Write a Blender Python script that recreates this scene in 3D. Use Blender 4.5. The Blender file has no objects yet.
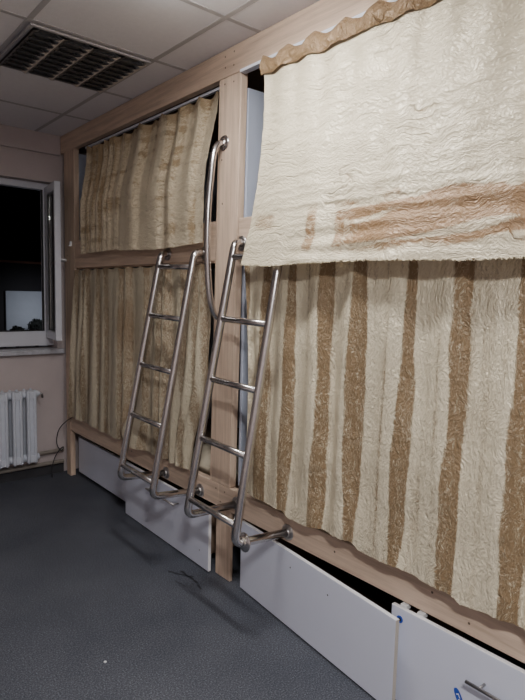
import bpy, bmesh, math, random
from mathutils import Vector, noise
random.seed(7)
SC = bpy.context.scene
COL = SC.collection
H = 2.62          # ceiling
YB = 4.373        # window wall
XL, YF = -3.3, -2.2   # far left wall, wall behind the camera
XD = 1.02         # depth of the bunks

# ---------------------------------------------------------------- materials
def mat(name, col, rough=.6, metal=0., noise_amt=.0, nscale=8, bump=0., bscale=60, stretch=(1,1,1), spec=.5, col2=None, coat=0):
    m = bpy.data.materials.new(name); m.use_nodes = True
    nt = m.node_tree; N = nt.nodes; L = nt.links
    b = N['Principled BSDF']
    b.inputs['Base Color'].default_value = (*col, 1)
    b.inputs['Roughness'].default_value = rough
    b.inputs['Metallic'].default_value = metal
    b.inputs['Specular IOR Level'].default_value = spec
    b.inputs['Coat Weight'].default_value = coat
    if noise_amt or bump or col2:
        tc = N.new('ShaderNodeTexCoord'); mp = N.new('ShaderNodeMapping')
        mp.inputs['Scale'].default_value = stretch
        L.new(tc.outputs['Object'], mp.inputs['Vector'])
        if noise_amt or col2:
            n = N.new('ShaderNodeTexNoise'); n.inputs['Scale'].default_value = nscale; n.inputs['Detail'].default_value = 6
            n.inputs['Roughness'].default_value = .65
            L.new(mp.outputs[0], n.inputs['Vector'])
            r = N.new('ShaderNodeValToRGB'); L.new(n.outputs['Fac'], r.inputs['Fac'])
            c2 = col2 or tuple(c*(1-noise_amt) for c in col)
            r.color_ramp.elements[0].position = .3; r.color_ramp.elements[1].position = .7
            r.color_ramp.elements[0].color = (*c2, 1); r.color_ramp.elements[1].color = (*col, 1)
            L.new(r.outputs[0], b.inputs['Base Color'])
        if bump:
            n2 = N.new('ShaderNodeTexNoise'); n2.inputs['Scale'].default_value = bscale; n2.inputs['Detail'].default_value = 5
            L.new(mp.outputs[0], n2.inputs['Vector'])
            bp = N.new('ShaderNodeBump'); bp.inputs['Strength'].default_value = bump; bp.inputs['Distance'].default_value = .004
            L.new(n2.outputs['Fac'], bp.inputs['Height']); L.new(bp.outputs[0], b.inputs['Normal'])
    return m

def wood(name, c1, c2, axis):
    """board grain running along the given axis"""
    m = bpy.data.materials.new(name); m.use_nodes = True
    nt = m.node_tree; N = nt.nodes; L = nt.links; b = N['Principled BSDF']
    tc = N.new('ShaderNodeTexCoord'); mp = N.new('ShaderNodeMapping')
    s = [26, 26, 26]; s[axis] = 1.3
    mp.inputs['Scale'].default_value = s
    L.new(tc.outputs['Object'], mp.inputs['Vector'])
    n = N.new('ShaderNodeTexNoise'); n.inputs['Scale'].default_value = 1.6; n.inputs['Detail'].default_value = 8; n.inputs['Distortion'].default_value = .6
    L.new(mp.outputs[0], n.inputs['Vector'])
    n2 = N.new('ShaderNodeTexNoise'); n2.inputs['Scale'].default_value = 9; n2.inputs['Detail'].default_value = 4
    L.new(mp.outputs[0], n2.inputs['Vector'])
    mx = N.new('ShaderNodeMath'); mx.operation = 'MULTIPLY_ADD'; mx.inputs[1].default_value = .4
    L.new(n2.outputs['Fac'], mx.inputs[0]); L.new(n.outputs['Fac'], mx.inputs[2])
    r = N.new('ShaderNodeValToRGB'); L.new(mx.outputs[0], r.inputs['Fac'])
    r.color_ramp.elements[0].position = .5; r.color_ramp.elements[1].position = .82
    r.color_ramp.elements[0].color = (*c2, 1); r.color_ramp.elements[1].color = (*c1, 1)
    L.new(r.outputs[0], b.inputs['Base Color'])
    b.inputs['Roughness'].default_value = .55
    return m

def fabric(name, pale, gold, stretch, k=1.0, bump=1.0, line=.35, crease=.9, hair=.55):
    """crushed satin: crumple facets and thin creases stretched along one direction; fold shading and brown patches are painted in by the 'tone' attribute"""
    m = bpy.data.materials.new(name); m.use_nodes = True
    nt = m.node_tree; N = nt.nodes; L = nt.links; b = N['Principled BSDF']
    def mth(op, a, b_=None, c=None):
        n = N.new('ShaderNodeMath'); n.operation = op
        for i_, v_ in enumerate((a, b_, c)):
            if v_ is None: continue
            if isinstance(v_, (int, float)): n.inputs[i_].default_value = v_
            else: L.new(v_, n.inputs[i_])
        return n.outputs[0]
    tc = N.new('ShaderNodeTexCoord')
    wn = N.new('ShaderNodeTexNoise'); wn.inputs['Scale'].default_value = 7; wn.inputs['Detail'].default_value = 4
    L.new(tc.outputs['Object'], wn.inputs['Vector'])
    sub = N.new('ShaderNodeVectorMath'); sub.operation = 'SUBTRACT'; sub.inputs[1].default_value = (.5, .5, .5); L.new(wn.outputs['Color'], sub.inputs[0])
    scl = N.new('ShaderNodeVectorMath'); scl.operation = 'SCALE'; scl.inputs['Scale'].default_value = .12; L.new(sub.outputs[0], scl.inputs[0])
    add = N.new('ShaderNodeVectorMath'); add.operation = 'ADD'; L.new(tc.outputs['Object'], add.inputs[0]); L.new(scl.outputs[0], add.inputs[1])
    def mp(sc):
        q = N.new('ShaderNodeMapping'); q.inputs['Scale'].default_value = sc; L.new(add.outputs[0], q.inputs['Vector']); return q.outputs[0]
    def vor(vec, sc, feat='F1'):
        v = N.new('ShaderNodeTexVoronoi'); v.feature = feat; v.inputs['Scale'].default_value = sc; L.new(vec, v.inputs['Vector']); return v.outputs['Distance']
    sv = (.8*stretch[0], stretch[0], stretch[1])
    mild = (1.0, stretch[0]**.5, stretch[1]**.5)
    v1 = vor(mp(sv), 34*k); v2 = vor(mp(mild), 90*k); v3 = vor(mp(mild), 190*k)
    e1 = vor(mp((.3*stretch[0], .5*stretch[0], 1.0*stretch[1])), 9*k, 'DISTANCE_TO_EDGE')
    n1 = N.new('ShaderNodeTexNoise'); n1.inputs['Scale'].default_value = 5; n1.inputs['Detail'].default_value = 2; L.new(tc.outputs['Object'], n1.inputs['Vector'])
    # long thin creases, present only in places
    cr_ = mth('SUBTRACT', 1.0, mth('MINIMUM', mth('MULTIPLY', e1, 30.0), 1.0))
    gate = mth('MINIMUM', mth('MAXIMUM', mth('MULTIPLY_ADD', n1.outputs['Fac'], 7.0, -3.4), 0.0), 1.0)
    cr_ = mth('MULTIPLY', cr_, gate)
    h = mth('MULTIPLY_ADD', v2, .5, mth('MULTIPLY', v1, .55)); h = mth('MULTIPLY_ADD', v3, .22, h); h = mth('MULTIPLY_ADD', cr_, -crease, h)
    bp = N.new('ShaderNodeBump'); bp.inputs['Strength'].default_value = bump; bp.inputs['Distance'].default_value = .0065
    L.new(h, bp.inputs['Height']); L.new(bp.outputs[0], b.inputs['Normal'])
    fn = N.new('ShaderNodeTexNoise'); fn.inputs['Scale'].default_value = 75*k; fn.inputs['Detail'].default_value = 5; fn.inputs['Distortion'].default_value = .8; L.new(mp(sv), fn.inputs['Vector'])
    at = N.new('ShaderNodeAttribute'); at.attribute_name = 'tone'
    # ragged boundary between the pale cloth and the painted brown tone
    t = mth('MULTIPLY_ADD', mth('SUBTRACT', fn.outputs['Fac'], .5), 1.3, at.outputs['Fac'])
    t = mth('MULTIPLY_ADD', cr_, line, t)  # crease shading darkens the colour as well
    # hair-thin crease highlights painted pale across the brown tone
    hn = N.new('ShaderNodeTexNoise'); hn.inputs['Scale'].default_value = 34*k; hn.inputs['Detail'].default_value = 3; hn.inputs['Distortion'].default_value = 1.5
    L.new(mp((1, stretch[0]**.7, stretch[1]**.7)), hn.inputs['Vector'])
    hr = mth('SUBTRACT', 1.0, mth('MINIMUM', mth('MULTIPLY', mth('ABSOLUTE', mth('SUBTRACT', hn.outputs['Fac'], .5)), 38.0), 1.0))
    t = mth('MULTIPLY_ADD', hr, -hair, t)
    h = mth('MULTIPLY_ADD', hr, .13, h); L.new(h, bp.inputs['Height'])
    rr = N.new('ShaderNodeValToRGB'); L.new(t, rr.inputs['Fac'])
    e = rr.color_ramp.elements
    e[0].position = .20; e[1].position = .80; e[0].color = (*pale, 1); e[1].color = (*gold, 1)  # gold is the brown end of the painted tone
    L.new(rr.outputs[0], b.inputs['Base Color'])
    b.inputs['Roughness'].default_value = .38; b.inputs['Metallic'].default_value = .12
    tr = N.new('ShaderNodeBsdfTranslucent'); L.new(rr.outputs[0], tr.inputs['Color'])
    ms = N.new('ShaderNodeMixShader'); ms.inputs[0].default_value = .10
    L.new(b.outputs[0], ms.inputs[1]); L.new(tr.outputs[0], ms.inputs[2])
    L.new(ms.outputs[0], N['Material Output'].inputs['Surface'])
    return m

def emit(name, col, s):
    m = bpy.data.materials.new(name); m.use_nodes = True; b = m.node_tree.nodes['Principled BSDF']
    b.inputs['Base Color'].default_value = (*col, 1); b.inputs['Emission Color'].default_value = (*col, 1); b.inputs['Emission Strength'].default_value = s
    return m

W1, W2 = (.66, .505, .385), (.48, .355, .265)
M = dict(
    wood_h=wood('oak_horizontal', W1, W2, 1), wood_v=wood('oak_vertical', W1, W2, 2), wood_x=wood('oak_across', W1, W2, 0),
    wall=mat('pinkish_wall_paint', (.52, .45, .44), .75, noise_amt=.08, nscale=5, bump=.15, bscale=90),
    ceil=mat('ceiling_tile', (.82, .80, .83), .9, noise_amt=.05, nscale=40, bump=.25, bscale=160),
    tee=mat('ceiling_grid', (.47, .45, .46), .5),
    floor=None, white=mat('white_laminate', (.60, .62, .72), .32, noise_amt=.03, nscale=2),
    edge=mat('beige_edge_band', (.46, .42, .36), .5), edgew=mat('white_edge_band', (.8, .8, .82), .4),
    steel=mat('brushed_steel', (.62, .60, .59), .22, 1., bump=.04, bscale=220, noise_amt=.08, nscale=14),
    steel_d=mat('dull_steel', (.44, .42, .41), .34, 1.),
    pvc=mat('window_pvc', (.60, .61, .66), .35), sill=mat('sill_stone', (.52, .52, .56), .5, noise_amt=.35, nscale=22),
    rad=mat('radiator_enamel', (.60, .63, .70), .38, noise_amt=.08, nscale=20),
    pipe=mat('painted_pipe', (.42, .38, .33), .5, noise_amt=.2, nscale=15),
    skirt=mat('dark_skirting', (.035, .035, .04), .6),
    panel=mat('blue_grey_partition', (.42, .46, .56), .55, noise_amt=.04, nscale=3),
    dark=mat('dark_board', (.24, .16, .11), .8), black=mat('black_rubber', (.012, .012, .014), .5),
    screw=mat('screw_head', (.12, .085, .06), .5), chrome=mat('mirror_louvre', (.40, .40, .42), .3, 1.), louvre=mat('dark_louvre', (.10, .10, .105), .4, .3), glint=mat('divider_glint', (.62, .56, .50), .5),
    wplastic=mat('white_plastic', (.8, .8, .8), .4), blue=mat('blue_sticker', (.02, .07, .42), .4),
    pillow=mat('cream_pillow', (.62, .55, .42), .8, noise_amt=.15, nscale=10, bump=.5, bscale=20),
    night=mat('night_wall', (.02, .018, .02), .9), garage=mat('grey_garage_wall', (.40, .42, .46), .8, noise_amt=.08),
    shrub=mat('dark_leaves', (.008, .010, .008), .9), eave=mat('brown_eave', (.28, .12, .08), .7),
    track=mat('white_track', (.72, .74, .82), .35), lamp=emit('lamp_diffuser', (1, .98, .95), 22.0),
)
def floor_mat():
    m = bpy.data.materials.new('slate_linoleum'); m.use_nodes = True
    nt = m.node_tree; N = nt.nodes; L = nt.links; b = N['Principled BSDF']
    tc = N.new('ShaderNodeTexCoord')
    big = N.new('ShaderNodeTexNoise'); big.inputs['Scale'].default_value = 2.2; big.inputs['Detail'].default_value = 7; big.inputs['Roughness'].default_value = .6
    L.new(tc.outputs['Object'], big.inputs['Vector'])
    sp = N.new('ShaderNodeTexNoise'); sp.inputs['Scale'].default_value = 170; sp.inputs['Detail'].default_value = 3
    L.new(tc.outputs['Object'], sp.inputs['Vector'])
    r = N.new('ShaderNodeValToRGB'); L.new(sp.outputs['Fac'], r.inputs['Fac'])
    e = r.color_ramp.elements
    e[0].position = .30; e[0].color = (.036, .038, .048, 1); e[1].position = .75; e[1].color = (.19, .20, .225, 1)
    k = e.new(.52); k.color = (.080, .085, .102, 1)
    r2 = N.new('ShaderNodeValToRGB'); L.new(big.outputs['Fac'], r2.inputs['Fac'])
    r2.color_ramp.elements[0].position = .3; r2.color_ramp.elements[0].color = (.72, .74, .78, 1)
    r2.color_ramp.elements[1].position = .7; r2.color_ramp.elements[1].color = (1.1, 1.1, 1.1, 1)
    mx = N.new('ShaderNodeMix'); mx.data_type = 'RGBA'; mx.blend_type = 'MULTIPLY'; mx.inputs['Factor'].default_value = 1
    L.new(r.outputs[0], mx.inputs['A']); L.new(r2.outputs[0], mx.inputs['B']); L.new(mx.outputs['Result'], b.inputs['Base Color'])
    b.inputs['Roughness'].default_value = .62; b.inputs['Specular IOR Level'].default_value = .3
    bp = N.new('ShaderNodeBump'); bp.inputs['Strength'].default_value = .35; bp.inputs['Distance'].default_value = .002
    L.new(sp.outputs['Fac'], bp.inputs['Height']); L.new(bp.outputs[0], b.inputs['Normal'])
    return m
M['floor'] = floor_mat()
g = bpy.data.materials.new('window_glass'); g.use_nodes = True
gb = g.node_tree.nodes['Principled BSDF']; gb.inputs['Transmission Weight'].default_value = 1; gb.inputs['Roughness'].default_value = 0; gb.inputs['IOR'].default_value = 1.45
gb.inputs['Base Color'].default_value = (.85, .9, .9, 1)
M['glass'] = g

F_UR = fabric('crushed_satin_top_right', (.80, .71, .52), (.38, .24, .13), (.45, 2.2), 1.0, .65, .5, 1.0, .3)
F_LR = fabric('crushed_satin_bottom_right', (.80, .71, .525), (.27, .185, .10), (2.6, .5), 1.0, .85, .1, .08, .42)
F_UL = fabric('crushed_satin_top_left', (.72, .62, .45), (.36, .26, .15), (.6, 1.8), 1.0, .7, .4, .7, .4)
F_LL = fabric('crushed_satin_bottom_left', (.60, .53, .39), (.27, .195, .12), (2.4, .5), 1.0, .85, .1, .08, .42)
F_HD = fabric('gold_heading', (.31, .205, .11), (.15, .095, .05), (1.6, .8), 1.0, 1.0)

# ---------------------------------------------------------------- helpers
def link(name, bm, m, parent=None, smooth=False):
    me = bpy.data.meshes.new(name)
    bmesh.ops.recalc_face_normals(bm, faces=bm.faces)
    bm.to_mesh(me); bm.free()
    for p in me.polygons: p.use_smooth = smooth
    o = bpy.data.objects.new(name, me); COL.objects.link(o)
    if isinstance(m, (list, tuple)):
        for q in m: me.materials.append(q)
    else: me.materials.append(m)
    if parent is not None:
        o.parent = parent
        o.matrix_parent_inverse = parent.matrix_world.inverted() if False else o.matrix_parent_inverse
        # children are modelled in world coordinates: cancel the parent's offset
        o.location = Vector((0, 0, 0)) - parent_loc(parent)
    return o
def parent_loc(p):
    v = Vector((0, 0, 0))
    while p is not None:
        v = v + p.location; p = p.parent
    return v
def tag(o, label=None, cat=None, group=None, kind=None):
    if label: o['label'] = label
    if cat: o['category'] = cat
    if group: o['group'] = group
    if kind: o['kind'] = kind
    return o
def empty(name, loc, label, cat, group=None):
    o = bpy.data.objects.new(name, None); COL.objects.link(o); o.location = loc; o.empty_display_size = .05
    return tag(o, label, cat, group)
def box(bm, a, b, mi=0):
    x0, y0, z0 = a; x1, y1, z1 = b
    v = [bm.verts.new(p) for p in ((x0,y0,z0),(x1,y0,z0),(x1,y1,z0),(x0,y1,z0),(x0,y0,z1),(x1,y0,z1),(x1,y1,z1),(x0,y1,z1))]
    for f in ((0,3,2,1),(4,5,6,7),(0,1,5,4),(1,2,6,5),(2,3,7,6),(3,0,4,7)):
        fc = bm.faces.new([v[i] for i in f]); fc.material_index = mi
    return v
def boxes(name, lst, m, parent=None, bevel=0.0):
    bm = bmesh.new()
    for a, b in lst: box(bm, a, b)
    o = link(name, bm, m, parent)
    if bevel:
        md = o.modifiers.new('bevel', 'BEVEL'); md.width = bevel; md.segments = 2; md.limit_method = 'ANGLE'
    return o
def fillet(pts, rad, n=7):
    out = [Vector(pts[0])]
    for i in range(1, len(pts)-1):
        p, a, b = Vector(pts[i]), Vector(pts[i-1]), Vector(pts[i+1])
        r = rad[i-1] if isinstance(rad, (list, tuple)) else rad
        if r <= 0: out.append(p); continue
        u, w = (a-p), (b-p); t = min(r, u.length*.49, w.length*.49); u.normalize(); w.normalize()
        s, e = p+u*t, p+w*t
        for k in range(n+1):
            q = k/n; out.append((1-q)**2*s + 2*q*(1-q)*p + q*q*e)
    out.append(Vector(pts[-1])); return out
def tube(bm, pts, r, seg=14, cap=True):
    pts = [Vector(p) for p in pts]; rings = []
    T = []
    for i in range(len(pts)):
        a = pts[max(i-1, 0)]; b = pts[min(i+1, len(pts)-1)]; T.append((b-a).normalized())
    ref = Vector((0, 1, 0)) if abs(T[0].y) < .8 else Vector((0, 0, 1))
    nrm = T[0].cross(ref).normalized()
    for i, p in enumerate(pts):
        nrm = (nrm - T[i]*nrm.dot(T[i])).normalized(); bi = T[i].cross(nrm)
        rr = r[i] if isinstance(r, (list, tuple)) else r
        rings.append([bm.verts.new(p + (nrm*math.cos(2*math.pi*k/seg) + bi*math.sin(2*math.pi*k/seg))*rr) for k in range(seg)])
    for i in range(len(rings)-1):
        for k in range(seg):
            f = bm.faces.new((rings[i][k], rings[i][(k+1) % seg], rings[i+1][(k+1) % seg], rings[i+1][k])); f.smooth = True
    if cap:
        bm.faces.new(rings[0][::-1]); bm.faces.new(rings[-1])
def tube_obj(name, pts, r, m, parent=None, seg=14):
    bm = bmesh.new(); tube(bm, pts, r, seg); o = link(name, bm, m, parent)
    for p in o.data.polygons: p.use_smooth = len(p.vertices) == 4
    return o
def disc(name, c, axis, prof, m, parent=None, seg=28):
    """lathe: prof = [(distance along the axis, radius)...]"""
    axis = Vector(axis).normalized(); c = Vector(c)
    return tube_obj(name, [c+axis*d for d, _ in prof], [r for _, r in prof], m, parent, seg) if False else _lathe(name, c, axis, prof, m, parent, seg)
def _lathe(name, c, ax, prof, m, parent, seg):
    bm = bmesh.new()
    u = ax.cross(Vector((0, 0, 1)) if abs(ax.z) < .9 else Vector((1, 0, 0))).normalized(); w = ax.cross(u)
    R = [[bm.verts.new(c+ax*d+(u*math.cos(2*math.pi*k/seg)+w*math.sin(2*math.pi*k/seg))*max(r, .0002)) for k in range(seg)] for d, r in prof]
    for i in range(len(R)-1):
        for k in range(seg): bm.faces.new((R[i][k], R[i][(k+1) % seg], R[i+1][(k+1) % seg], R[i+1][k]))
    bm.faces.new(R[0][::-1]); bm.faces.new(R[-1])
    o = link(name, bm, m, parent)
    for p in o.data.polygons: p.use_smooth = True
    md = o.modifiers.new('edge', 'EDGE_SPLIT'); md.split_angle = math.radians(40)
    return o
def struct(name, lst, m, bevel=0):
    o = boxes(name, lst, m, None, bevel); o['kind'] = 'structure'; return o
def interp(tab, x):
    if x <= tab[0][0]: return tab[0][1]
    for (a, fa), (b, fb) in zip(tab, tab[1:]):
        if x <= b:
            t = (x-a)/(b-a); return fa+(fb-fa)*t
    return tab[-1][1]
def sm(a, b, x):
    t = max(0, min(1, (x-a)/(b-a))); return t*t*(3-2*t)

# ---------------------------------------------------------------- room shell
struct('floor', [((XL-.1, YF-.1, -.1), (XD+.1, YB+.25, 0))], M['floor'])
struct('ceiling', [((XL-.1, YF-.1, H), (XD+.1, YB+.25, H+.1))], M['ceil'])
WX0, WX1, WZ0, WZ1 = -1.45, -.035, 1.0, 2.27
struct('wall_back', [((XL, YB, 0), (WX0, YB+.22, H)), ((WX1, YB, 0), (XD, YB+.22, H)),
                     ((WX0, YB, 0), (WX1, YB+.22, WZ0)), ((WX0, YB, WZ1), (WX1, YB+.22, H))], M['wall'])
struct('wall_left', [((XL-.1, YF, 0), (XL, YB+.22, H))], M['wall'])
struct('wall_front', [((XL, YF-.1, 0), (XD, YF, H))], M['wall'])
struct('wall_right', [((XD, YF, 0), (XD+.1, YB+.22, H))], M['wall'])
struct('trim_1', [((XL, YB-.03, 2.475), (-.002, YB, H))], M['wall'], .003)
struct('baseboard_back', [((XL, YB-.018, 0), (-.002, YB, .07))], M['skirt'])
# ceiling grid
tx, ty = -.1854, 2.0053
gl = []
k = -4
xs = [tx-.61*i for i in range(0, 6)]
ys = [ty+.6*i for i in range(-7, 4) if ty+.6*i < YB-.05]
for x in xs: gl.append(((x-.012, YF, H-.0015), (x+.012, YB-.03, H+.001)))
for y in ys: gl.append(((XL, y-.012, H-.0018), (-.001, y+.012, H+.0005)))
struct('trim_2', gl, M['tee'])

# ---------------------------------------------------------------- ceiling lights (mirror louvre troffers)
def troffer(x0, x1, y0, y1, lit, label):
    o = empty('ceiling_light', ((x0+x1)/2, (y0+y1)/2, H-.03), label, 'ceiling light')
    z = H-.006
    b = .016
    boxes('light_frame', [((x0, y0, z-.008), (x1, y0+b, z)), ((x0, y1-b, z-.008), (x1, y1, z)),
                          ((x0, y0+b, z-.008), (x0+b, y1-b, z)), ((x1-b, y0+b, z-.008), (x1, y1-b, z))], M['tee'] , o)
    X0, X1, Y0, Y1 = x0+b, x1-b, y0+b, y1-b
    if lit:
        boxes('diffuser', [((X0, Y0, z-.004), (X1, Y1, z))], M['lamp'], o); return o
    boxes('housing', [((X0, Y0, z-.003), (X1, Y1, z))], M['louvre'], o)
    w = (X1-X0)/4
    zt, zb = z-.004, z-.020
    for i in range(4):
        a, c = X0+w*i, X0+w*(i+1)
        # parabolic side reflectors of one bay plus its cross blades
        bm = bmesh.new()
        for side in (0, 1):
            n = 5; prev = None
            for k in range(n+1):
                t = k/n; dx = .032*(1-t)**2; xx = a+.003+ (.030-dx) if side == 0 else c-.003-(.030-dx)
                zz = zb+(zt-zb)*t
                pr = (bm.verts.new((xx, Y0, zz)), bm.verts.new((xx, Y1, zz)))
                if prev: bm.faces.new((prev[0], prev[1], pr[1], pr[0]))
                prev = pr
        link('reflector', bm, M['chrome'], o, True)
        nb = 9
        bm = bmesh.new()
        for j in range(nb):
            yy = Y0+(Y1-Y0)*(j+.5)/nb
            # wedge blade: wide at its lower edge
            v = [bm.verts.new(p) for p in ((a+.008, yy-.009, zb), (a+.008, yy+.009, zb), (a+.03, yy, zt-.002), (c-.03, yy, zt-.002), (c-.008, yy-.009, zb), (c-.008, yy+.009, zb))]
            bm.faces.new((v[0], v[4], v[3], v[2])); bm.faces.new((v[1], v[2], v[3], v[5])); bm.faces.new((v[0], v[1], v[5], v[4]))
            bm.faces.new((v[0], v[2], v[1])); bm.faces.new((v[4], v[5], v[3]))
        link('louvre', bm, M['louvre'], o)
        # divider in a pale lit colour, with triangles painted for the blades' reflected glints
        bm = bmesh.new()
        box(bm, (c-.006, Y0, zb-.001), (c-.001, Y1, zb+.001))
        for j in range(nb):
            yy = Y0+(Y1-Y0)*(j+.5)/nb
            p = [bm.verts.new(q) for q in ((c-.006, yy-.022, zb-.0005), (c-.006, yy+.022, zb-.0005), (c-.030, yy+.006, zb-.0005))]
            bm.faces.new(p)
        link('bay_divider_glint', bm, M['glint'], o)
    return o
troffer(tx-.61+.012, tx-.012, ty+.612, ty+1.188, False, 'unlit square mirror louvre light recessed in the ceiling tiles')
def batten(x, y, label):
    o = empty('ceiling_light', (x, y, H-.06), label, 'ceiling light')
    boxes('batten_housing', [((x-.045, y-.31, H-.03), (x+.045, y+.31, H-.006))], M['wplastic'], o, .004)
    boxes('diffuser', [((x-.055, y-.30, H-.066), (x+.055, y+.30, H-.0305))], M['lamp'], o, .012)
batten(-.58, 1.60, 'lit surface mounted ceiling batten in front of the upper right curtain')
batten(-1.75, -.50, 'unseen ceiling batten added as fill light behind the camera')  # no lamp seen here, added to fill the room

# ---------------------------------------------------------------- bunk frame
PY0, PY1 = 2.129, 2.300      # main post
CY0, CY1 = 4.10, 4.29        # corner post
YN = -.9                     # near end of the built-in
bf = empty('bunk_bed', (.02, 2.2, 0), 'built-in light oak bunk bed frame filling the right side of the room', 'bunk bed')
T = .04
def part(name, lst, m, bev=.003): return boxes(name, lst, M[m], bf, bev)
part('top_beam', [((0, YN, 2.49), (T, YB-.005, H-.002))], 'wood_h')
pst = part('post', [((0, PY0, .492), (T, PY1, 2.488))], 'wood_v')
for v in pst.data.vertices: v.co.y += .031*(2.488-v.co.z)/2     # the real post leans a little
part('post', [((.004, 2.150, .002), (.022, 2.275, .368))], 'wood_v')
part('corner_post', [((0, CY0, .50), (T, CY1, 2.488))], 'wood_v')
part('corner_post', [((.0, CY1-.075, .002), (T, CY1, .498))], 'wood_v')
part('bottom_rail', [((0, PY1-.045, .37), (T, CY1-.077, .49))], 'wood_h')
part('bottom_rail', [((0, YN, .37), (T, PY1-.047, .49))], 'wood_h')
part('middle_rail', [((0, PY1+.002, 1.625), (T, CY0-.002, 1.82))], 'wood_h')
part('middle_rail', [((0, YN, 1.625), (T, PY0-.002, 1.82))], 'wood_h')
# blue grey partitions, decks
part('partition', [((.045, 2.13, .50), (XD-.01, 2.150, 2.425))], 'panel')
part('partition', [((.045, 4.12, .50), (XD-.01, 4.14, 2.46))], 'panel')
part('back_panel', [((XD-.008, YN, .05), (XD-.002, 4.3, 2.6))], 'panel')
part('bed_deck', [((T+.002, YN, .40), (XD-.02, 4.3, .42))], 'dark')
part('bed_deck', [((T+.002, YN, 1.66), (XD-.02, 2.125, 1.68)), ((T+.002, 2.152, 1.66), (XD-.02, 4.11, 1.68))], 'dark')
part('end_panel', [((.045, YN, 0.002), (XD-.01, YN+.02, H-.002))], 'wood_v')
part('top_panel', [((T+.03, YN+.03, H-.03), (XD-.01, YB-.01, H-.002))], 'dark')
part('divider_panel', [((.10, 2.16, .002), (XD-.02, 2.175, .395))], 'dark')
# curtain tracks
part('curtain_track', [((-.012, -.85, 2.476), (.022, 2.125, 2.490))], 'track', .002)
part('curtain_track', [((.045, 2.33, 2.475), (.065, 4.0, 2.489))], 'track', .002)
part('curtain_track', [((-.006, 2.31, 1.612), (.02, 4.05, 1.624))], 'dark', .002)
def screw(y, z, x=0.0):
    disc('screw', (x, y, z), (-1, 0, 0), [(-.002, .0045), (.0006, .0045), (.0009, .002)], M['screw'], bf, 10)
for y, z in [(2.255, 2.585), (2.185, 2.59), (2.253, 2.535), (2.187, 2.53), (2.255, 2.46), (2.185, 2.455), (2.27, 2.11), (2.16, 1.66),
             (2.275, .46), (2.235, .40), (2.20, .46), (1.45, .43), (.86, .41), (4.20, 1.79), (4.24, 1.72), (3.2, .44), (2.26, 1.90), (1.0, .455)]:
    screw(y, z)

# small white clip on the corner post
o = boxes('plastic_clip', [((-.012, 4.150, 1.785), (0, 4.172, 1.822)), ((-.02, 4.155, 1.785), (-.012, 4.167, 1.795))], M['wplastic'], None, .002)
tag(o, 'small white plastic clip on the corner post beside the window', 'clip')

# ---------------------------------------------------------------- curtains
def curtain(name, label, group, y0, y1, zt, zb, prof, m, nu, nv, tone=None, yshift=None, hem=.004, crinkle=(2.5, 14, .004)):
    """y0 > y1: far edge to near edge; u runs from far to near. zt(u,y) zb(u,y) heights, prof(u,y,s,z)->x with s=0 at top, 1 at hem"""
    root = empty(name, (-.02, (y0+y1)/2, zb(.5, (y0+y1)/2)), label, 'curtain', group)
    bm = bmesh.new(); grid = []
    tl = bm.verts.layers.float.new('tone')
    for j in range(nv+1):
        s = j/nv; row = []
        for i in range(nu+1):
            u = i/nu; y = y0+(y1-y0)*u
            a, b = zt(u, y), zb(u, y)
            z = a+(b-a)*s
            if j == nv: z += random.uniform(-hem, hem)
            yy = y+(yshift(u, s) if yshift else 0)
            x = prof(u, y, s, z)
            p = Vector((1.7, yy*crinkle[0], z*crinkle[1]))
            c = noise.turbulence(p, 3, True)
            c2 = noise.noise(Vector((3.1, yy*24, z*24)))
            x += (c-.5)*crinkle[2] + c2*.0012
            v = bm.verts.new((x, yy, z)); row.append(v)
            v[tl] = tone(u, yy, s, z) if tone else 0
        grid.append(row)
    for j in range(nv):
        for i in range(nu):
            bm.faces.new((grid[j][i], grid[j+1][i], grid[j+1][i+1], grid[j][i+1]))
    o = link('fabric_panel', bm, m, root, True)
    return root
def saw(y, bands, w=.035, amp=.03):
    """folds: each band (centre yc) is a steep flank, surface comes out toward the room as y rises across it, then eases back"""
    bands = sorted(bands)
    # position within period
    lo = [b for b in bands if b <= y]; hi = [b for b in bands if b > y]
    a = lo[-1] if lo else bands[0]-.2
    b = hi[0] if hi else bands[-1]+.2
    P = b-a; t = (y-a)/P; q = w/P
    # value at band centre =0, rises to +1 at t=q, eases to -1 at t=1-q, back up to 0 at 1
    if t < q: v = math.sin(t/q*math.pi/2)
    elif t > 1-q: v = -math.sin((1-t)/q*math.pi/2)
    else: v = math.cos((t-q)/(1-2*q)*math.pi)
    k = .55+.9*abs(math.sin(a*37.7+b*11.3))
    return -amp*v*k

# upper right: hangs outside the frame, from the white track
hook = .155
def zt_ur(u, y):
    ph = ((1.93-y)/hook) % 1
    return 2.484-.028*math.sin(math.pi*ph)**1.2-.006*noise.noise(Vector((y*5, 0, 0)))
def zb_ur(u, y): return 1.585+.006*math.sin(y*6)-.018*sm(.55, .45, y)+.01*sm(1.7, 1.95, y)
def pr_ur(u, y, s, z):
    base = -.034-.012*s-.088*s**1.3
    f = .007*math.sin(2*math.pi*(1.93-y)/hook)*(1-s)**2+.004
    g = (.013*noise.noise(Vector((y*4.0, z*.7, 5)))+.008*noise.noise(Vector((y*9.0, z*.9, 9))))*2.0*(.35+.65*s)
    curl = .03*sm(.06, 0, u)*s
    wr = .006*sm(2.0, 1.65, z)*noise.noise(Vector((y*1.8, z*26, 2)))*2
    near_ladder = sm(1.62, 1.72, y)*s**2
    return base+f+(g*(1-.85*near_ladder))+curl*(1-near_ladder)+wr*(1-near_ladder)-.012*near_ladder
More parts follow.
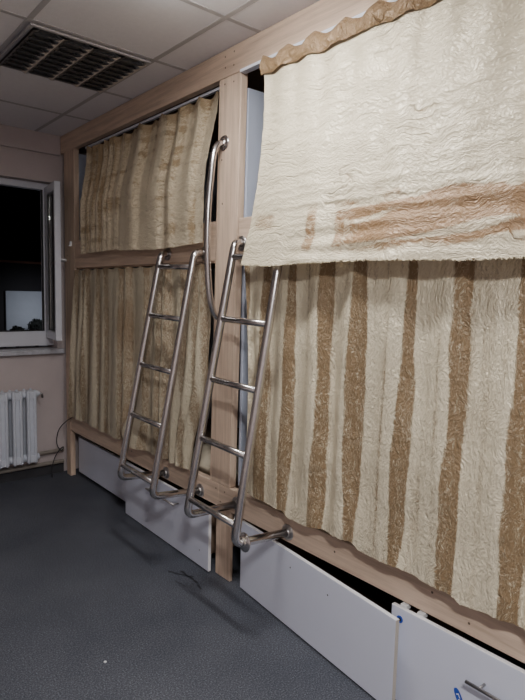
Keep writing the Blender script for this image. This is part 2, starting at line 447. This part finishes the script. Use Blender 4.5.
def tn_ur(u, y, s, z):
    n = noise.fractal(Vector((y*3.2, z*5.5, 4)), .8, 2.2, 4)
    top = 1.81+.035*n+.02*noise.noise(Vector((y*9, z*3, 2)))
    inside = sm(top+.012, top-.012, z)*sm(1.605, 1.66, z+.02*n)
    streak = sm(.12, .42, noise.noise(Vector((y*3.0, z*34+y*2, 6))))       # pale creases crossing the brown band
    main = inside*sm(1.48, 1.32, y+.08*n)*(1.0-.62*streak)
    def col(c, w, z1): return sm(w, w*.45, abs(y-c+.01*n))*sm(z1+.03, z1-.03, z)*sm(1.60, 1.64, z)
    c = max(col(1.54, .035, 1.80), col(1.40, .034, 1.79), .5*col(1.24, .03, 1.86))*(.72-.4*streak)
    corner = sm(.10, .03, abs(y-1.81))*sm(.05, .02, abs(z-1.76+.02*n))*.55
    soft = .22*sm(.05, .5, noise.noise(Vector((y*7.5, z*.5, 8))))  # faint vertical fold shading painted into the tone
    return max(0, min(1, max(main, c, corner, soft)))
ur = curtain('bunk_curtain', 'large cream crushed satin curtain over the upper right bunk, nearest the ceiling', 'cream satin bunk curtains',
             1.932, -.72, zt_ur, zb_ur, pr_ur, F_UR, 460, 190, tn_ur,
             yshift=lambda u, s: (-.030*math.sin(s*math.pi)-.005*s)*sm(.25, 0, u), hem=.005, crinkle=(2.4, 15, .005))
# heading strip folded over the top
def heading(root, y0, y1, zt, off, drop, nu, m):
    bm = bmesh.new(); g = []
    for j in range(6):
        s = j/5; row = []
        for i in range(nu+1):
            y = y0+(y1-y0)*i/nu; u = i/nu
            ph = ((1.93-y)/hook) % 1
            d = drop*(1.0-.30*math.sin(math.pi*ph)**.8+.12*noise.noise(Vector((y*11, 2, 2))))
            z = zt(u, y)+.004-d*s
            x = off+pr_ur(u, y, 0, z)-.012*math.sin(s*math.pi)-.006*s+.009*noise.noise(Vector((y*30, s*2.5, 0)))
            row.append(bm.verts.new((x, y, z)))
        g.append(row)
    for j in range(5):
        for i in range(nu): bm.faces.new((g[j][i], g[j+1][i], g[j+1][i+1], g[j][i+1]))
    o = link('heading_strip', bm, m, root, True); o['label'] = 'golden brown ruffled heading strip'
heading(ur, 1.93, -.70, zt_ur, -.010, .085, 380, F_HD)
# frayed hem of upper right curtain
bm = bmesh.new()
y = 1.925
while y > -.70:
    u = (1.932-y)/2.652
    z = zb_ur(max(u,0), y); x = pr_ur(max(u,0), y, 1, z)
    l = random.uniform(.002, .009)
    a = Vector((x+random.uniform(-.004, .002), y, z+.004)); d = Vector((random.uniform(-.004, .004), random.uniform(-.006, .006), -l))
    w = Vector((0, .0012, 0))
    v = [bm.verts.new(a-w), bm.verts.new(a+w), bm.verts.new(a+d+w*.4), bm.verts.new(a+d-w*.4)]; bm.faces.new(v)
    y -= random.uniform(.0015, .0035)
fr = link('frayed_hem', bm, F_UR, ur); fr['kind'] = 'stuff'

# lower right
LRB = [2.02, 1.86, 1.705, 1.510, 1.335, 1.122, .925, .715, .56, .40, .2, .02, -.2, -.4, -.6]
LRZ = [(-.8, .505), (.676, .509), (.772, .508), (.865, .494), (.905, .512), (1.06, .520), (1.282, .515), (1.322, .536), (1.49, .528), (1.675, .512), (1.704, .536), (1.83, .536), (1.93, .543), (2.0, .548)]
def sw(y, z): return saw(y+.012*noise.noise(Vector((y*3, z*2.2, 0)))+.02*(z-1)*0, LRB, .038, 1.0)
def pr_lr(u, y, s, z):
    amp = .003+.016*math.sin(min(s, 1)*math.pi*.95)**.7
    am2 = amp*(.55+.7*abs(noise.noise(Vector((y*2.3, 3, 3)))*2))
    # hang clear of the rails in front of which it falls
    return -.040-.02*s+am2*sw(y, z)*1.0+.006*noise.noise(Vector((y*14, z*1.5, 0)))+.008*noise.noise(Vector((y*5, z*5, 1)))
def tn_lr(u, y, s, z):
    # shade along the fold flanks painted into the tone, plus random streaks
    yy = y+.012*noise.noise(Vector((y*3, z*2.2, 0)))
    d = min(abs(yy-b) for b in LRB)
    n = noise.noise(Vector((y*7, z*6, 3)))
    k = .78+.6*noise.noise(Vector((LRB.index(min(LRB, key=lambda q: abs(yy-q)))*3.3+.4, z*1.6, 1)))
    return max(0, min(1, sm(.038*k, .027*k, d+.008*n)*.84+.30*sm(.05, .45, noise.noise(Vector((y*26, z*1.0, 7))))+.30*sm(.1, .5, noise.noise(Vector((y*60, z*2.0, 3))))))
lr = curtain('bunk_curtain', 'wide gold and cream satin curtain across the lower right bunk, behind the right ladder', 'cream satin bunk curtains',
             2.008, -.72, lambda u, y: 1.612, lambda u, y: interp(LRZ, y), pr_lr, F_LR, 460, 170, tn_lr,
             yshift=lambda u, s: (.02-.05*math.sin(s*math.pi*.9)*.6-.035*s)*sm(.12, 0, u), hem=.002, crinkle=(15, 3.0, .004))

# upper left
ULB = [3.83, 3.75, 3.66, 3.58, 3.49, 3.41, 3.31, 3.05, 2.78, 2.63, 2.45]
def zt_ul(u, y):
    ph = ((y-2.36)/.125) % 1
    return 2.462-.022*math.sin(math.pi*ph)
def pr_ul(u, y, s, z):
    base = .030-.072*sm(0, .62, s)-.006*s
    big = -.022*sm(3.27, 3.31, y)*0+.0
    f = saw(y+.01*noise.noise(Vector((y*3, z*2, 1))), ULB, .028, 1)*(.011*(1-s)+.004)
    step = .022*sm(3.26, 3.33, y)*sm(0, .4, s)
    return base+f+step*.6-.008+.005*noise.noise(Vector((y*7, z*2, 4)))
def tn_ul(u, y, s, z):  # shade in the folds and below the beam painted as tone
    yy = y+.01*noise.noise(Vector((y*3, z*2, 1)))
    d = min(abs(yy-b) for b in ULB)
    n = noise.noise(Vector((y*7, z*6, 3)))
    st = .4*sm(.1, .45, noise.noise(Vector((y*20, z*1.5, 7))))+.35*sm(.15, .45, noise.noise(Vector((y*2.5, z*22, 5))))
    return max(0, min(1, .6*sm(.035, .01, d)*(1-.5*s)+.75*sm(.10, .0, s)+st))
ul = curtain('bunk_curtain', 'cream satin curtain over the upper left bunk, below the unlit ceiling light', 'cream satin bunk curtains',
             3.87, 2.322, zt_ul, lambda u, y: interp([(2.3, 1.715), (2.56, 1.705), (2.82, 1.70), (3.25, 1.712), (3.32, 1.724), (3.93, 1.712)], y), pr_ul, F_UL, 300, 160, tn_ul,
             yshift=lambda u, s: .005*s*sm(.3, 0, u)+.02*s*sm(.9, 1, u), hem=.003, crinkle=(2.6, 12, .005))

# lower left
LLB = [4.10, 4.0, 3.86, 3.79, 3.62, 3.50, 3.28, 3.17, 2.95, 2.80, 2.71, 2.55, 2.44, 2.36]
LLZ = [(2.30, .508), (2.469, .508), (2.708, .514), (2.872, .512), (3.00, .520), (3.10, .555), (3.19, .600), (3.235, .600), (3.26, .505), (3.40, .500), (3.566, .500), (3.687, .512), (4.15, .498)]
def pr_ll(u, y, s, z):
    f = saw(y+.012*noise.noise(Vector((y*3, z*2, 6))), LLB, .03, 1)*(.008+.012*math.sin(s*math.pi*.85))*(.6+.8*abs(noise.noise(Vector((y*2, 2, 2)))*2))
    kick = -.075*sm(3.24, 3.12, y)*sm(2.85, 3.1, y)*sm(.8, 1, s)
    return -.030-.012*s+f+kick+.005*noise.noise(Vector((y*12, z*1.5, 4)))
def tn_ll(u, y, s, z):  # fold shade painted into the tone, browner at the top edge too
    yy = y+.012*noise.noise(Vector((y*3, z*2, 6)))
    d = min(abs(yy-b) for b in LLB)
    return max(0, min(1, .7*sm(.04, .015, d)+.5*sm(.05, 0, s)+.4*sm(.1, .6, noise.noise(Vector((y*5, z*2, 7))))))
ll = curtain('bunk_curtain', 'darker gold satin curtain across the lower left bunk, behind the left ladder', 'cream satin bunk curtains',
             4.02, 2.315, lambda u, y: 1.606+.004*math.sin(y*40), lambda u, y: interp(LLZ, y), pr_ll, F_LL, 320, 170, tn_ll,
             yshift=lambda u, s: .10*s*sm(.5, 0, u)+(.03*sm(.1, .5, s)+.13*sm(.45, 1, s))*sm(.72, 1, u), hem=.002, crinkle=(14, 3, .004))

# pillow seen in the gap beside the main post
bm = bmesh.new(); bmesh.ops.create_uvsphere(bm, u_segments=40, v_segments=24, radius=1)
for v in bm.verts:
    x, y, z = v.co
    q = lambda t: math.copysign(abs(t)**.6, t)
    e = max(abs(q(x)), abs(q(y)))
    v.co = Vector((.24+.17*q(x), 2.52+.24*q(y), .50+.075*z*(1.15-.5*e**4)+.006*noise.noise(Vector((x*5, y*5, z*5)))))
pl = link('pillow', bm, M['pillow'], None, True)
tag(pl, 'crumpled cream pillow glimpsed beside the main post on the lower left bunk', 'pillow')

# ---------------------------------------------------------------- ladders
RT = .0185
def flange(parent, y, z, x=0, name='flange', r=.036, m='steel_d'):
    disc(name, (x, y, z), (-1, 0, 0), [(.0005, r), (.004, r), (.008, r*.9), (.010, r*.62), (.014, RT+.003), (.016, RT+.001)], M[m], parent)
def ladder(label, far, near, rungs, collar=None):
    """far / near: world paths of the side rails from the top flange to the bottom flange"""
    root = empty('bunk_ladder', (-.15, (far[0][1]+near[0][1])/2, .40), label, 'ladder', 'steel bunk ladders')
    for path in (far, near):
        tube_obj('side_rail', fillet(path, [.05, .045], 9), RT, M['steel'], root, 18)
        flange(root, path[0][1], path[0][2]); flange(root, path[-1][1], path[-1][2])
    for z in rungs:
        def at(path):
            a, b = Vector(path[1]), Vector(path[2]); t = (z-a.z)/(b.z-a.z); return a+(b-a)*t
        a, b = at(far), at(near); b.z -= .008
        tube_obj('rung', [a, b], .0145, M['steel'], root, 16)
    return root
l1 = ladder('stainless steel bunk ladder on the left, in front of the lower left curtain',
       [(0, 2.768, 1.676), (-.070, 2.722, 1.672), (-.285, 2.790, .432), (0, 2.768, .412)],
       [(0, 2.403, 1.665), (-.070, 2.393, 1.668), (-.285, 2.432, .430), (0, 2.415, .408)],
       [1.60, 1.335, 1.066, .79, .505])
l2 = ladder('stainless steel bunk ladder on the right, crossing the main post',
       [(0, 2.098, 1.700), (-.075, 2.055, 1.70), (-.283, 2.112, .436), (0, 2.097, .430)],
       [(0, 1.745, 1.690), (-.075, 1.735, 1.69), (-.285, 1.748, .432), (0, 1.727, .416)],
       [1.630, 1.348, 1.072, .80, .515])
disc('loose_flange', (-.232, 1.743, .4285), (-1, .07, .06), [(0, .040), (.004, .041), (.008, .038), (.012, .026), (.020, .024), (.022, .0195)], M['steel'], l2)
# grab bar
gbar = empty('grab_bar', (-.05, 2.25, 1.34), 'bowed stainless steel grab bar fixed to the main wooden post', 'grab bar')
pts = [(0, 2.25, 2.187), (-.040, 2.25, 2.170), (-.064, 2.25, 2.120), (-.078, 2.25, 2.001), (-.088, 2.25, 1.90), (-.093, 2.25, 1.764), (-.091, 2.25, 1.646), (-.083, 2.25, 1.526), (-.072, 2.25, 1.444), (-.056, 2.25, 1.385), (-.035, 2.25, 1.352), (0, 2.25, 1.335)]
def cr(P, n=6):
    P = [Vector(p) for p in P]; P = [2*P[0]-P[1]]+P+[2*P[-1]-P[-2]]; out = []
    for i in range(1, len(P)-2):
        for k in range(n):
            t = k/n; a, b, c, d = P[i-1], P[i], P[i+1], P[i+2]
            out.append(.5*((2*b)+(c-a)*t+(2*a-5*b+4*c-d)*t*t+(3*b-a-3*c+d)*t**3))
    out.append(P[-2]); return out
tube_obj('bar', cr(pts), .0155, M['steel'], gbar, 18)
flange(gbar, 2.25, 2.187, r=.036, m='steel'); flange(gbar, 2.25, 1.335, r=.032)

# ---------------------------------------------------------------- drawers under the bunks
def drawer(label, xa, ya, xb, yb, z0, z1, handle=None, edge='edgew', holes=(), right_edge=False):
    """front panel from far end (xa,ya) to near end (xb,yb)"""
    root = empty('under_bed_drawer', ((xa+xb)/2, (ya+yb)/2, z0), label, 'drawer')
    d = Vector((xb-xa, yb-ya, 0)); L = d.length; d.normalize(); n = Vector((-d.y, d.x, 0)) ; n = -n if n.x > 0 else n   # toward the room
    th = .017
    def P(t, w, z): p = Vector((xa, ya, 0))+d*t-n*w; return Vector((p.x, p.y, z))
    def slab(name, t0, t1, w0, w1, a, b, m, par=root, bev=.0012):
        bm = bmesh.new()
        v = [bm.verts.new(P(t, w, z)) for z in (a, b) for (t, w) in ((t0, w0), (t1, w0), (t1, w1), (t0, w1))]
        for f in ((0,1,2,3),(4,5,6,7),(0,1,5,4),(1,2,6,5),(2,3,7,6),(3,0,4,7)): bm.faces.new([v[i] for i in f])
        o = link(name, bm, m, par)
        md = o.modifiers.new('bevel', 'BEVEL'); md.width = bev; md.segments = 1
        return o
    fp = slab('front_panel', 0, L-.0012, 0, th, z0, z1-.0012, M['white'])
    slab('edge_band', 0, L, .0002, th-.0002, z1-.001, z1, M[edge], fp, .0002)
    slab('edge_band', L-.001, L, .0002, th-.0002, z0, z1-.001, M['edge' if right_edge else edge], fp, .0002)
    # drawer box behind the front
    bx0, bx1 = .03, L-.12
    if z0 < .3:
        slab('drawer_box', bx0, bx0+.012, th+.001, .45, z0+.02, z1-.10, M['dark'])
        slab('drawer_box', bx1-.012, bx1, th+.001, .45, z0+.02, z1-.10, M['dark'])
        slab('drawer_bottom', bx0+.013, bx1-.013, th+.001, .45, z0+.02, z0+.028, M['dark'])
    for t, z in holes:
        disc('screw_hole', P(t, -.0003, z), n, [(-.001, .0035), (.0002, .0035)], M['black'], root, 12)
    if handle:
        t0, t1, z, l0, l1 = handle
        hb = tube_obj('handle', [P(t0, -.034, z), P(t1, -.034, z)], .006, M['steel_d'], root, 14)
        for t in (t0+l0, t1-l1): tube_obj('handle_post', [P(t, .0, z), P(t, -.033, z)], .0048, M['steel_d'], hb, 12)
    return root, P, n
drawer('grey-white drawer front next to the window wall, pushed furthest in under the bunk', .055, 4.19, .050, 3.30, .035, .315)
dr2, P2, _ = drawer('white drawer front with a thin metal handle, under the left ladder', -.012, 3.262, -.030, 2.292, .010, .352,
       handle=(.345, .675, .284, .012, .012), holes=((.885, .096),))
dr3, P3, _ = drawer('handleless white drawer front pulled out at its near end, below the right ladder', .006, 2.068, -.095, 1.075, .010, .352,
       holes=((.40, .285), (.645, .276)), right_edge=True)
dr4, P4, _ = drawer('white drawer front with a blue sticker and bar handle, nearest the camera', -.032, 1.140, -.032, .16, .010, .362,
       handle=(.315, .575, .258, .045, .045))
# blue ringed cam lock and blue sticker on the nearest drawer
disc('cam_cap', (-.0325, 1.103, .320), (-1, 0, 0), [(-.001, .013), (.0012, .013), (.0013, .009), (.0005, .0085)], M['blue'], dr4, 20)
disc('cam_hole', (-.0338, 1.103, .320), (-1, 0, 0), [(0, .007), (.0003, .007)], M['black'], dr4, 16)
bm = bmesh.new()
N_ = 28
ring = []
for k in range(N_):
    a = 2*math.pi*k/N_; r = 1
    ex, ez = .012*math.copysign(abs(math.cos(a))**.8, math.cos(a)), .030*math.copysign(abs(math.sin(a))**.8, math.sin(a))
    t = math.radians(28); ring.append(bm.verts.new((-.0326, .862+ex*math.cos(t)+ez*math.sin(t), .165-ex*math.sin(t)+ez*math.cos(t))))
bm.faces.new(ring)
st = link('sticker', bm, M['blue'], dr4); st['label'] = 'blue oval sticker with small white marks'
bm = bmesh.new()
def mark(c, w, h):
    t = math.radians(28)
    vs = []
    for ex, ez in ((-w, -h), (w, -h), (w, h), (-w, h)):
        ex += c[0]; ez += c[1]
        vs.append(bm.verts.new((-.0329, .862+ex*math.cos(t)+ez*math.sin(t), .165-ex*math.sin(t)+ez*math.cos(t))))
    bm.faces.new(vs)
mark((0, .010), .005, .0022); mark((-.003, .003), .0016, .006); mark((.002, -.007), .004, .0014); mark((.002, -.013), .004, .0014)
link('sticker_print', bm, M['wplastic'], st)
for yy in (1.105, 1.035):
    boxes('runner_bracket', [((-.012, yy-.012, .3485), (.02, yy+.012, .366)), ((-.012, yy-.004, .30), (-.008, yy+.004, .3483))], M['wplastic'], dr4, .001)

# ---------------------------------------------------------------- window
win = boxes('window_1', [((WX0, 4.45, WZ0+.02), (WX1, 4.51, WZ0+.135)), ((WX0, 4.45, WZ1-.05), (WX1, 4.51, WZ1)),
                         ((WX0, 4.45, WZ0+.135), (WX0+.055, 4.51, WZ1-.05)), ((WX1-.07, 4.45, WZ0+.135), (WX1, 4.51, WZ1-.05)),
                         ((-.78, 4.45, WZ0+.135), (-.71, 4.51, WZ1-.05))], M['pvc'], None, .004)
win['kind'] = 'structure'
boxes('window_pane', [((WX0+.056, 4.475, WZ0+.136), (-.781, 4.481, WZ1-.051))], M['glass'], win)
boxes('gasket', [((WX1-.082, 4.448, WZ0+.136), (WX1-.0705, 4.46, WZ1-.051)), ((-.70, 4.448, WZ0+.1355), (WX1-.083, 4.46, WZ0+.145))], M['black'], win)
sl = struct('trim_3', [((WX0-.05, YB-.055, .965), (.0, YB-.001, 1.0)), ((WX0+.002, YB, .985), (WX1-.002, 4.449, 1.003))], M['sill'], .004)
# opened casement, hinged at the right, swung into the room
sx, sy = -.078, 4.432; fx_, fy_ = -.128, 4.085
d = Vector((fx_-sx, fy_-sy, 0)); SL = d.length; d.normalize(); nn = Vector((d.y, -d.x, 0)); nn = nn if nn.x > 0 else -nn
Z0, Z1 = 1.085, 2.235
def S(t, w, z): p = Vector((sx, sy, 0))+d*t+nn*w; return (p.x, p.y, z)
def sbox(bm, t0, t1, w0, w1, a, b):
    v = [bm.verts.new(S(t, w, z)) for z in (a, b) for (t, w) in ((t0, w0), (t1, w0), (t1, w1), (t0, w1))]
    for f in ((0,1,2,3),(4,5,6,7),(0,1,5,4),(1,2,6,5),(2,3,7,6),(3,0,4,7)): bm.faces.new([v[i] for i in f])
bm = bmesh.new()
fw_ = .062
sbox(bm, 0, fw_+.03, -.022, .022, Z0, Z1); sbox(bm, SL-.034, SL, -.022, .022, Z0, Z1)
sbox(bm, fw_+.03, SL-.034, -.022, .022, Z0, Z0+fw_); sbox(bm, fw_+.03, SL-.034, -.022, .022, Z1-fw_, Z1)
sash = link('open_sash', bm, M['pvc'], win); md = sash.modifiers.new('b', 'BEVEL'); md.width = .004; md.segments = 2
bm = bmesh.new(); sbox(bm, fw_+.031, SL-.035, -.006, .006, Z0+fw_+.001, Z1-fw_-.001); link('sash_pane', bm, M['glass'], sash)
bm = bmesh.new()
for t in (fw_+.031, SL-.043): sbox(bm, t, t+.008, -.021, -.007, Z0+fw_+.001, Z1-fw_-.001)
link('sash_gasket', bm, M['black'], sash)
hp = [S(SL-.017, .0222, 1.68), S(SL-.017, .055, 1.68), S(SL-.035, .062, 1.675), S(SL-.16, .062, 1.675)]
tube_obj('window_handle', [Vector(p) for p in hp], .0075, M['wplastic'], sash, 12)

# ---------------------------------------------------------------- outside, at night
bx_ = boxes('neighbour_building', [((-4, 9.05, -1), (6, 9.3, 5))], M['night']); tag(bx_, 'dark building wall across the yard, seen through the window at night', 'building')
o = boxes('garage_door', [((.90, 8.99, .55), (1.62, 9.04, 1.42))], M['garage'], bx_, .01); o['label'] = 'pale grey panel on the dark wall'
boxes('eave', [((-4, 8.90, 1.84), (6, 9.045, 1.875))], M['eave'], bx_)
boxes('lamp_housing', [((1.20, 8.05, 2.55), (1.35, 8.3, 2.62))], M['black'], bx_) if False else None
def shrub(cx, cy, r, h, label):
    bm = bmesh.new()
    for k in range(420):
        a, b_ = random.uniform(0, 2*math.pi), random.uniform(-1, 1); rr = random.uniform(.55, 1)
        c = Vector((cx+r*rr*math.cos(a)*math.sqrt(1-b_*b_), cy+r*rr*math.sin(a)*math.sqrt(1-b_*b_), h+r*rr*b_))
        u = Vector((random.uniform(-1,1), random.uniform(-1,1), random.uniform(-1,1))).normalized(); w = u.orthogonal().normalized()
        s = .035
        bm.faces.new([bm.verts.new(c+u*s), bm.verts.new(c+w*s*.5), bm.verts.new(c-u*s), bm.verts.new(c-w*s*.5)])
    bmesh.ops.create_icosphere(bm, subdivisions=3, radius=r*.8, matrix=__import__('mathutils').Matrix.Translation((cx, cy, h)))
    tube(bm, [(cx, cy, -.99), (cx, cy, h-.02)], .025, 8)
    o = link('shrub', bm, M['shrub']); tag(o, label, 'shrub')
shrub(1.24, 8.65, .13, .87, 'taller dark rounded shrub outside the window in front of the grey panel')
shrub(.965, 8.68, .10, .80, 'lower dark shrub outside, left of the taller shrub')
gnd = boxes('ground', [((-8, YB+.26, -1.1), (10, 14, -1))], M['night']); gnd['kind'] = 'structure'
ll_ = bpy.data.lights.new('panel_fill_light', 'AREA'); ll_.energy = .9; ll_.size = .3; ll_.color = (.85, .9, 1); ll_.spread = math.radians(70)  # added lamp, itself unseen, to brighten the grey panel
lo = bpy.data.objects.new('panel_fill_light', ll_); COL.objects.link(lo); lo.location = (1.3, 7.6, 1.6)
lo.rotation_euler = (Vector((1.28, 9, .95))-lo.location).to_track_quat('-Z', 'Y').to_euler()

# ---------------------------------------------------------------- radiator and pipes
rad = empty('radiator', (-.65, 4.27, .14), 'pale cast iron radiator below the window', 'radiator')
def section(cx):
    bm = bmesh.new(); zb_, zt_ = .158, .712; cy_ = 4.262
    def col(xc, yc, rx, ry, z0, z1):
        n = 14; R = []
        prof = [(z0, .55), (z0+.012, .9), (z0+.03, 1), (z1-.03, 1), (z1-.012, .9), (z1, .55)]
        for z, k in prof:
            R.append([bm.verts.new((xc+rx*k*math.cos(2*math.pi*i/n), yc+ry*k*math.sin(2*math.pi*i/n), z)) for i in range(n)])
        for i in range(len(R)-1):
            for j in range(n): bm.faces.new((R[i][j], R[i][(j+1) % n], R[i+1][(j+1) % n], R[i+1][j]))
        bm.faces.new(R[0][::-1]); bm.faces.new(R[-1])
    for sgn in (-1, 1):
        col(cx+sgn*.024, cy_-.045, .0125, .020, zb_, zt_); col(cx+sgn*.024, cy_+.045, .0125, .018, zb_, zt_)
    # webs between the two columns and rounded heads
    box(bm, (cx-.020, cy_-.046, zb_+.01), (cx+.020, cy_-.036, zt_-.012))
    for z in (zb_+.035, zt_-.035):
        tube(bm, [(cx-.050, cy_, z), (cx+.050, cy_, z)], .030, 16)
        box(bm, (cx-.036, cy_-.058, z-.026), (cx+.036, cy_+.055, z+.026))
    o = link('section', bm, M['rad'], rad)
    md = o.modifiers.new('bevel', 'BEVEL'); md.width = .006; md.segments = 3; md.limit_method = 'ANGLE'
    for p in o.data.polygons: p.use_smooth = True
    return o
for i in range(8): section(-.292-.101*i)
disc('plug', (-.241, 4.262, .677), (1, 0, 0), [(0, .024), (.012, .024), (.014, .014), (.026, .014), (.027, .008)], M['rad'], rad, 16)
tube_obj('valve', [(-.215, 4.262, .677), (-.200, 4.262, .672), (-.194, 4.262, .642)], .008, M['steel_d'], rad, 10)
disc('plug', (-.241, 4.262, .193), (1, 0, 0), [(0, .024), (.012, .024), (.014, .014)], M['rad'], rad, 16)
for x in (-.31, -.85):
    boxes('bracket', [((x-.006, 4.31, .60), (x+.006, YB-.0005, .62))], M['rad'], rad)
o = tube_obj('heating_pipe', [(-1.6, 4.335, .178), (-.01, 4.335, .190)], .014, M['pipe'], None, 14)
tag(o, 'upper painted heating pipe running along the window wall behind the radiator', 'pipe')
o = tube_obj('heating_pipe', [(-1.6, 4.335, .095), (-.01, 4.335, .098)], .016, M['pipe'], None, 14)
tag(o, 'lower painted heating pipe just above the dark skirting', 'pipe')
# black cable hanging from the bunk by the corner post
o = tube_obj('power_cable', cr([(.02, 4.085, .507), (-.02, 4.10, .500), (-.05, 4.20, .44), (-.075, 4.27, .36), (-.080, 4.29, .26), (-.05, 4.28, .20), (-.035, 4.27, .23), (-.055, 4.28, .215), (-.10, 4.275, .16), (-.125, 4.27, .08), (-.13, 4.26, .005)]), .0035, M['black'])
tag(o, 'thin black cable drooping beside the corner post down to the floor', 'cable')

# ---------------------------------------------------------------- frayed crack in the floor covering
bm = bmesh.new()
def crack(pts, w):
    pv = None
    for x, y in pts:
        a, b_ = bm.verts.new((x-w*random.uniform(.3, 1), y-w*.5, .0012)), bm.verts.new((x+w*random.uniform(.3, 1), y+w*.5, .0012))
        if pv: bm.faces.new((pv[0], pv[1], b_, a))
        pv = (a, b_)
def wander(x, y, dx, dy, n, w):
    P_ = []
    for k in range(n):
        P_.append((x, y)); x += dx+random.uniform(-.008, .008); y += dy+random.uniform(-.008, .008)
    crack(P_, w)
wander(-.13, 2.40, -.004, -.016, 14, .008); wander(-.18, 2.44, .006, -.015, 11, .006); wander(-.10, 2.30, -.012, -.010, 8, .003); wander(-.205, 2.33, .004, -.014, 6, .003)
o = link('floor_crack', bm, M['black']); tag(o, 'dark frayed crack in the floor covering beside the main post', 'crack')
bm = bmesh.new(); bmesh.ops.create_icosphere(bm, subdivisions=2, radius=.006, matrix=__import__('mathutils').Matrix.Translation((-.755, 1.961, .004)))
for v in bm.verts: v.co.z = .001+(v.co.z-.001)*.5 if v.co.z > .001 else .0008
o = link('paper_scrap', bm, M['wplastic'], None, True); tag(o, 'tiny white scrap lying on the open floor', 'scrap')

# ---------------------------------------------------------------- light
def area(name, loc, sx, sy, e, col):
    l = bpy.data.lights.new(name, 'AREA'); l.shape = 'RECTANGLE'; l.size = sx; l.size_y = sy; l.energy = e; l.color = col
    o = bpy.data.objects.new(name, l); COL.objects.link(o); o.location = loc; return o
area('ceiling_lamp', (-.58, 1.60, H-.075), .10, .56, 8.5, (1, .98, .975))
area('rear_fill_lamp', (-1.75, -.5, H-.075), .10, .56, 46, (1, .985, .985))  # added fill from behind the camera
w = bpy.data.worlds.new('night'); SC.world = w; w.use_nodes = True
w.node_tree.nodes['Background'].inputs[0].default_value = (.012, .013, .02, 1); w.node_tree.nodes['Background'].inputs[1].default_value = .3

# ---------------------------------------------------------------- camera
from mathutils import Matrix
f_, yaw, pitch, roll, cd, ch = 558.494, .7084, .1001, -.0242, 1.6545, 1.4657
cy_, sy_, cp, sp = math.cos(yaw), math.sin(yaw), math.cos(pitch), math.sin(pitch)
fwd = Vector((sy_*cp, cy_*cp, -sp)); r_ = Vector((cy_, -sy_, 0)); u_ = r_.cross(fwd)
r2 = r_*math.cos(roll)-u_*math.sin(roll); u2 = u_*math.cos(roll)+r_*math.sin(roll)
cam = bpy.data.cameras.new('camera'); co = bpy.data.objects.new('camera', cam); COL.objects.link(co)
cam.sensor_fit = 'VERTICAL'; cam.sensor_height = 24; cam.lens = f_*24/700; cam.clip_start = .02
mw = Matrix((r2, u2, -fwd)).transposed().to_4x4(); mw.translation = Vector((-cd, 0, ch)); co.matrix_world = mw
SC.camera = co
SC.view_settings.view_transform = 'AgX'
SC.view_settings.look = 'AgX - Base Contrast'
SC.view_settings.exposure = 0.78
